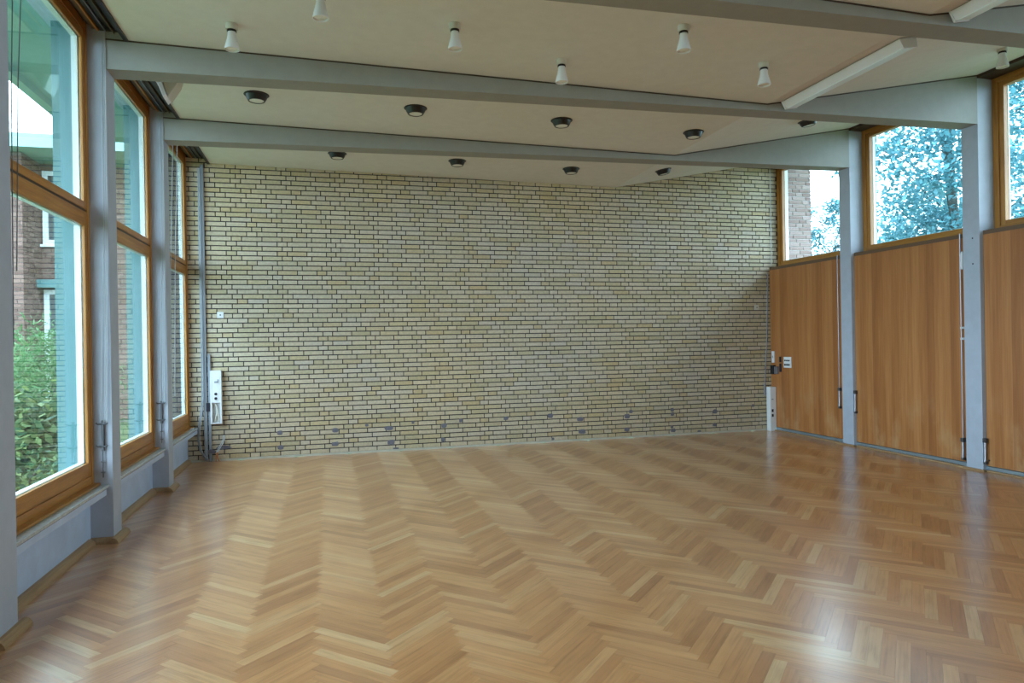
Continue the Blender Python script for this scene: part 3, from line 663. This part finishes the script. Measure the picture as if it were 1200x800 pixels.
def leaves(pts, size, ratio, rnd, droop=.4):
    g = MB()
    for p in pts:
        s = size*rnd.uniform(.6, 1.3); a = rnd.uniform(0, 2*math.pi); e = rnd.gauss(-droop*.5, .5)
        d = Vector((math.cos(a)*math.cos(e), math.sin(a)*math.cos(e), math.sin(e))); n = Vector((rnd.gauss(0, .5), rnd.gauss(0, .5), 1)); w = d.cross(n)
        if w.length < .05: continue
        w = w.normalized()*s*ratio/2; b = len(g.v); p = Vector(p); q = p + d*s; mid = p + d*s*.45
        g.v += [tuple(p), tuple(mid+w), tuple(q), tuple(mid-w)]; g.f.append((b, b+1, b+2, b+3))
    return g
def foliage(o, name, pts, size, ratio, rnd, m):
    g = leaves(pts, size, ratio, rnd); me = g.mesh(name, m); f = bpy.data.objects.new(name, me); C.objects.link(f)
    f.parent = o; f.location = -o.location; f['kind'] = 'stuff'
rnd = random.Random(5)
def shrub(name, c, r, hgt, n, size, ratio, m, label, cat, clumps=26, stems=9):
    o = empty(name, (c[0], c[1], -.15), label, cat); pts = []
    cl = [(c[0]+rnd.gauss(0, r*.42), c[1]+rnd.gauss(0, r*.42), hgt*rnd.uniform(.12, .95)) for _ in range(clumps)]
    for i in range(n):
        k = rnd.choice(cl); s = r*.22; pts.append((k[0]+rnd.gauss(0, s), k[1]+rnd.gauss(0, s), max(-.1, k[2]+rnd.gauss(0, s))))
    foliage(o, 'foliage', pts, size, ratio, rnd, m)
    for i in range(stems):
        k = cl[i]; MB().tube([(c[0]+rnd.gauss(0, .08), c[1]+rnd.gauss(0, .08), -.15), ((c[0]+k[0])/2, (c[1]+k[1])/2, k[2]*.5), k], .009, 5).build('stem', M_bark, o)
shrub('bamboo_shrub', (-3.75, 10.3), .75, 1.75, 5200, .13, .16, M_bamboo, 'tall feathery green bamboo outside the window nearest the camera', 'shrub', 40)
shrub('bamboo_shrub', (-4.9, 12.6), .9, 1.7, 4200, .14, .16, M_bamboo, 'feathery green bamboo in front of the neighbouring house', 'shrub', 40)
shrub('leafy_shrub', (-3.05, 8.1), .60, .98, 2600, .13, .5, M_shrub, 'low broad leaved green shrub under the window nearest the camera', 'shrub', 30)
shrub('leafy_shrub', (-2.75, 6.9), .45, .55, 1500, .08, .5, M_shrub, 'small broad leaved shrub close to the parapet outside', 'shrub', 20)
shrub('leafy_shrub', (-2.5, 12.6), .35, .9, 1500, .085, .5, M_shrub, 'broad leaved shrub outside the window between the pillars', 'shrub', 20)
def tree(c, base, top, r, n, size, label, lean=(0, 0), clumps=85):
    o = empty('leafy_tree', (c[0], c[1], -.15), label, 'tree', 'trees beyond the high windows'); pts = []; cl = []
    for _ in range(clumps):
        z = rnd.uniform(base, top); k = math.sin(math.pi*min(1, max(.12, (z-base+.6)/(top-base+1.2))))**.5
        a = rnd.uniform(0, 2*math.pi); q = r*k*rnd.random()**.5
        cl.append((c[0]+q*math.cos(a), c[1]+q*math.sin(a), z))
    for i in range(n):
        k = rnd.choice(cl); s = r*.135; pts.append((k[0]+rnd.gauss(0, s), k[1]+rnd.gauss(0, s), k[2]+rnd.gauss(0, s*.7)))
    foliage(o, 'foliage', pts, size, .55, rnd, M_tree)
    MB().tube([(c[0], c[1], -.15), (c[0]+.05, c[1], base), (c[0]-.1, c[1]+.1, (base+top)/2), (c[0], c[1], top*.7)], .09, 8).build('trunk', M_bark, o, smooth=True)
    b = MB()
    for k in cl[::2]:
        zz = max(base*.8, k[2]-r*.6); b.tube([(c[0], c[1], zz), ((c[0]+k[0])/2, (c[1]+k[1])/2, (zz+k[2])/2+.1), k], .012, 4)
    b.build('branches', M_bark, o)
tree((12.0, 11.0), 3.0, 9.0, 2.1, 22000, .13, 'tall tree filling the high window between the grey pillars')
tree((17.0, 12.4), 2.5, 10, 2.4, 22000, .14, 'tall tree outside the high window at the right frame edge')
tree((17.5, 5.6), 2.5, 9.5, 2.3, 14000, .15, 'tree outside the hall further along the high windows')
tree((12.0, 14.6), 1.2, 4.9, 1.0, 9000, .09, 'low tree seen past the red brick pier', clumps=30)
tree((15.2, 14.6), .6, 4.8, 1.9, 15000, .10, 'low bushy tree under the tall trees beyond the high windows', clumps=50)
tree((19.8, 17.0), .6, 5.2, 2.3, 12000, .11, 'low bushy tree behind the high window at the right frame edge', clumps=50)
